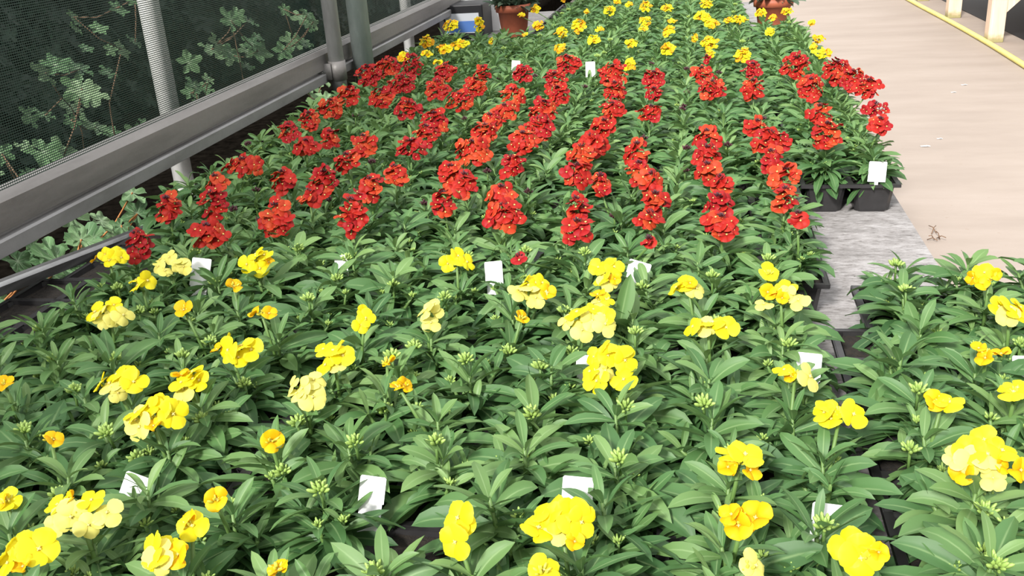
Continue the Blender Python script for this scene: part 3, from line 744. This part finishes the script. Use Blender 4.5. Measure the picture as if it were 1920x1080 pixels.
# lit ivy trails, each a plant of its own: (pixel, plane x, leaves, spread px)
IVY = [((60, 500), -1.38, 5, 90, 'broad leaved ivy patch on the soil at the left edge under the rail'), ((140, 470), -1.36, 7, 80, 'ivy trail with orange stalks left of the white post under the rail'),
 ((215, 425), -1.4, 8, 60, 'lobed ivy sprig just under the rail left of the white post'), ((60, 320), -1.62, 6, 60, 'pale ivy leaves behind the netting at lower left'),
 ((130, 225), -1.7, 7, 80, 'ivy trail behind the netting left of the white post'), ((190, 45), -1.8, 6, 90, 'ivy leaves near the top left behind the netting'),
 ((460, 75), -1.7, 9, 70, 'ivy spray with a pale twig behind the netting right of white post'), ((560, 50), -1.7, 8, 55, 'ivy leaves behind the netting beside the grey posts'),
 ((390, 140), -1.9, 5, 60, 'sparse ivy leaves right of the white post behind netting'), ((150, 160), -1.95, 5, 100, 'faint ivy leaves in the middle of the left netting'),
 ((600, 170), -1.45, 4, 26, 'bright ivy leaves low behind the clamped grey post'), ((250, 270), -1.9, 4, 60, 'small ivy leaves behind the netting above the rail at left')]
for (pc, xp, n, spx, lb) in IVY:
    c = at_x(pc[0], pc[1], xp); c.z = max(c.z, .19); s = px_per_m(c); sp = spx/s
    e = empty('ivy', (c.x, c.y, c.z)); mb = MB(); tw = MB(); last = None
    for i in range(int(n*1.5)):
        q = Vector((r.uniform(-.06, .06), r.uniform(-sp, sp)*1.5, r.uniform(-sp, sp)*.7))
        if c.z + q.z < .165: q.z = .165 - c.z + r.uniform(0, .03)
        ivy_leaf(mb, q, Vector((1.0, r.uniform(-.8, .4), r.uniform(.4, 1.6))), r.uniform(.05, .12), r.uniform(0, 6.3), r)
        if i % 2 == 0:
            if last is not None: tw.tube([last, (last+q)/2 + Vector((0, 0, -.015)), q], .0022, 5)
            last = q
    if last is not None: tw.tube([last, Vector((-.04, .01, (.14 - c.z)*.5)), Vector((-.05, 0, .139 - c.z))], .0022, 5)
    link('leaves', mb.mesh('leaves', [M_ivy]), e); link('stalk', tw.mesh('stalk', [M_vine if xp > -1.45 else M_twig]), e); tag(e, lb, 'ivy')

# ------------------------------------------------------------------ pots and crate at the far end
def big_pot(c, top, label, dark):
    e = empty('potted_plant', (c.x, c.y, MATZ)); R = top
    mb = MB(); hgt = .16
    mb.lathe([(R*.70, 0), (R*.88, hgt-.035), (R*.90, hgt-.035), (R, hgt-.034), (R*1.02, hgt), (R*.95, hgt), (R*.92, hgt-.03), (0.001, hgt-.03)], 40)
    link('pot', mb.mesh('pot', [M_terra]), e)
    mb = MB(); rq = random.Random(int(top*1000)+3)
    for i in range(130):
        a = rq.uniform(0, 6.28); q = rq.uniform(0, R*.8)
        leaf(mb, (math.cos(a)*q, math.sin(a)*q, hgt-.03 + rq.uniform(0, .03)), a + rq.uniform(-.5, .5), rq.uniform(.2, 1.4), rq.uniform(.4, 1.6), rq.uniform(.05, .10), rq.uniform(.02, .04), rq.uniform(-.5, .5))
    link('foliage', mb.mesh('foliage', [M_grey_leaf]), e)
    tag(e, label, 'potted plant')
cL = at_z(960, 50, MATZ+.06); cL.y += .06
cR = at_z(1452, 26, MATZ+.10); cR.y += .08
big_pot(cL, .085, 'terracotta pot of dark foliage at the far left end, beside a blue labelled crate', True)
big_pot(cR, .085, 'terracotta pot of grey foliage at the far right end beside the path', False)
cc = at_z(872, 48, MATZ+.06)
e = empty('crate', (cc.x, cc.y + .05, MATZ)); tag(e, 'black crate with a blue and white label left of terracotta pot', 'crate')
mb = MB(); mb.box((-.12, -.10, 0), (.105, .12, .165)); bevel(link('box', mb.mesh('box', [M_dark], False), e), .006)
mb = MB(); mb.box((-.085, -.1035, .03), (.085, -.1005, .125)); mb.m[-6:] = [0]*6
lbp = link('label', mb.mesh('label', [M_lab], False), e); mb = MB(); mb.box((-.084, -.105, .035), (.084, -.1037, .088)); link('blue_band', mb.mesh('band', [M_blue], False), lbp)
e2 = empty('white_box', (cc.x + .02, cc.y + .30, MATZ)); tag(e2, 'white box behind the black crate at the far left end', 'box')
mb = MB(); mb.box((-.13, -.1, 0), (.12, .1, .20)); bevel(link('box', mb.mesh('wbox', [M_tag], False), e2), .004)
mb = MB(); mb.box((-.135, -.105, .185), (.125, .105, .205)); bevel(link('lid', mb.mesh('lid', [M_tag], False), e2), .004)

# ------------------------------------------------------------------ right side: hose, timber staging, litter
hp_ = [(1560, -82), (1640, -38), (1707, 1), (1777, 38), (1850, 79), (1920, 122), (2000, 172), (2110, 245)]
pts = [at_z(x_, y_, .013) for x_, y_ in hp_]
sm = []
for i in range(len(pts)-1):
    p0, p1, p2, p3 = pts[max(i-1, 0)], pts[i], pts[i+1], pts[min(i+2, len(pts)-1)]
    for k in range(8):
        t = k/8; sm.append(.5*((2*p1) + (p2-p0)*t + (2*p0-5*p1+4*p2-p3)*t*t + (3*p1-p0-3*p2+p3)*t**3))
sm.append(pts[-1])
mb = MB(); mb.tube(sm, .0135, 14)
o = link('garden_hose', mb.mesh('garden_hose', [M_hose])); tag(o, 'yellow garden hose lying along the right side of the concrete path', 'hose')
legs = [at_z(1866, 80, 0), at_z(1789, 34, 0), at_z(1731, 2, 0)]
XL = sum(p.x for p in legs)/3
st = empty('timber_staging', (XL, legs[0].y, 0)); tag(st, 'pale timber staging table with mossy feet beyond the yellow hose', 'table')
LW = .040
for q in legs:
    x_, y_ = q.x - XL, q.y - legs[0].y
    mb = MB(); mb.box((x_-LW, y_, 0), (x_+LW, y_+2*LW, .70)); bevel(link('leg', mb.mesh('leg', [M_wood], False), st), .003)
    mb = MB(); mb.box((x_+1.02, y_, 0), (x_+1.10, y_+.08, .70)); bevel(link('leg', mb.mesh('leg', [M_wood], False), st), .003)
yA, yZ = legs[0].y - 1.3, legs[2].y + 1.5
q = legs[0]; mb = MB(); x_ = q.x - XL
zb = at_x(1886, 24, q.x + .04).z
vs = [(x_+LW, .012, zb), (x_+LW, .012, zb+.10), (x_+LW+.42, .012, zb+.52), (x_+LW+.42, .012, zb+.42)]
mb.add([Vector(v) for v in vs] + [Vector(v) + Vector((0, .045, 0)) for v in vs], [(0, 3, 2, 1), (4, 5, 6, 7), (0, 1, 5, 4), (1, 2, 6, 5), (2, 3, 7, 6), (3, 0, 4, 7)])
link('brace', mb.mesh('brace', [M_wood], False), st)
mb = MB(); mb.box((-.06, yA - legs[0].y, .70), (1.16, yZ - legs[0].y, .74)); link('table_top', mb.mesh('top', [M_wood], False), st)
mb = MB(); mb.box((-.05, yA - legs[0].y, .60), (-.02, yZ - legs[0].y, .70)); link('apron', mb.mesh('apron', [M_wood], False), st)
# black sheet painting in the shade under the staging
mb = MB(); mb.box((XL+.14, yA, .0005), (XL+1.6, yZ, .004)); o = link('shade_sheet', mb.mesh('sheet', [M_dark], False)); tag(o, 'black sheet standing in for the shade under the timber staging', 'sheet')
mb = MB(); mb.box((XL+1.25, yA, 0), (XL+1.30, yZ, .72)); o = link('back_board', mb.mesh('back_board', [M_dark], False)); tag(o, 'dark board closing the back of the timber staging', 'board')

for (px, py, s, lb) in ((1808, 159, .012, 'upper right pale fallen petal on the path'), (1788, 173, .010, 'small pale fallen petal left of another near the hose'),
                        (1762, 260, .009, 'small pale fallen petal in the middle of the path'), (1735, 274, .015, 'large pale fallen petal beside the corner tray plants')):
    c = at_z(px, py, .0015); mb = MB(); N = 10
    mb.add([(0, 0, .002)] + [(s*math.cos(i*2*PI/N)*1.2, s*.6*math.sin(i*2*PI/N), .0008*(i % 3)) for i in range(N)], [(0, 1+i, 1+(i+1) % N) for i in range(N)])
    o = link('fallen_petal', mb.mesh('fallen_petal', [M_tag])); o.location = c; tag(o, lb, 'petal', 'fallen petals on the path')
c = at_z(1745, 442, .004); mb = MB(); r = random.Random(5)
for i in range(7):
    p0 = Vector((r.uniform(-.02, .02), r.uniform(-.03, .03), 0)); p1 = p0 + Vector((r.uniform(-.03, .03), r.uniform(-.03, .04), r.uniform(0, .015)))
    mb.tube([p0, (p0+p1)/2 + Vector((0, 0, .006)), p1], .0012, 5)
o = link('dried_twig', mb.mesh('twig', [M_twig])); o.location = c; tag(o, 'dried brown twig scrap on the path beside the grey fabric', 'twig')

# ------------------------------------------------------------------ light
w = bpy.data.worlds.new('world'); bpy.context.scene.world = w; w.use_nodes = True
nt = w.node_tree; bg = nt.nodes['Background']
tc = nt.nodes.new('ShaderNodeTexCoord'); sx = nt.nodes.new('ShaderNodeSeparateXYZ'); nt.links.new(tc.outputs['Generated'], sx.inputs[0])
rp = nt.nodes.new('ShaderNodeValToRGB'); nt.links.new(sx.outputs[2], rp.inputs[0])
e = rp.color_ramp.elements; e[0].position = .0; e[0].color = (.42, .42, .41, 1); e[1].position = .75; e[1].color = (1.0, 1.0, 1.0, 1)
nt.links.new(rp.outputs[0], bg.inputs[0]); bg.inputs[1].default_value = 1.15
sd = bpy.data.lights.new('sun', 'SUN'); sd.energy = 4.5; sd.angle = math.radians(9); sd.color = (1, .97, .92)
so = bpy.data.objects.new('sun', sd); C.objects.link(so)
so.rotation_euler = Vector((.24, .77, -.60)).to_track_quat('-Z', 'Y').to_euler()
vs_ = bpy.context.scene.view_settings
vs_.view_transform = 'Standard'; vs_.look = 'None'; vs_.gamma = 1; vs_.exposure = .62; vs_.use_curve_mapping = False
print('PLANTS', len(plants), {k: sum(p['kind'] == k for p in plants) for k in ('yellow', 'red', 'back')}, 'objs', len(C.objects))
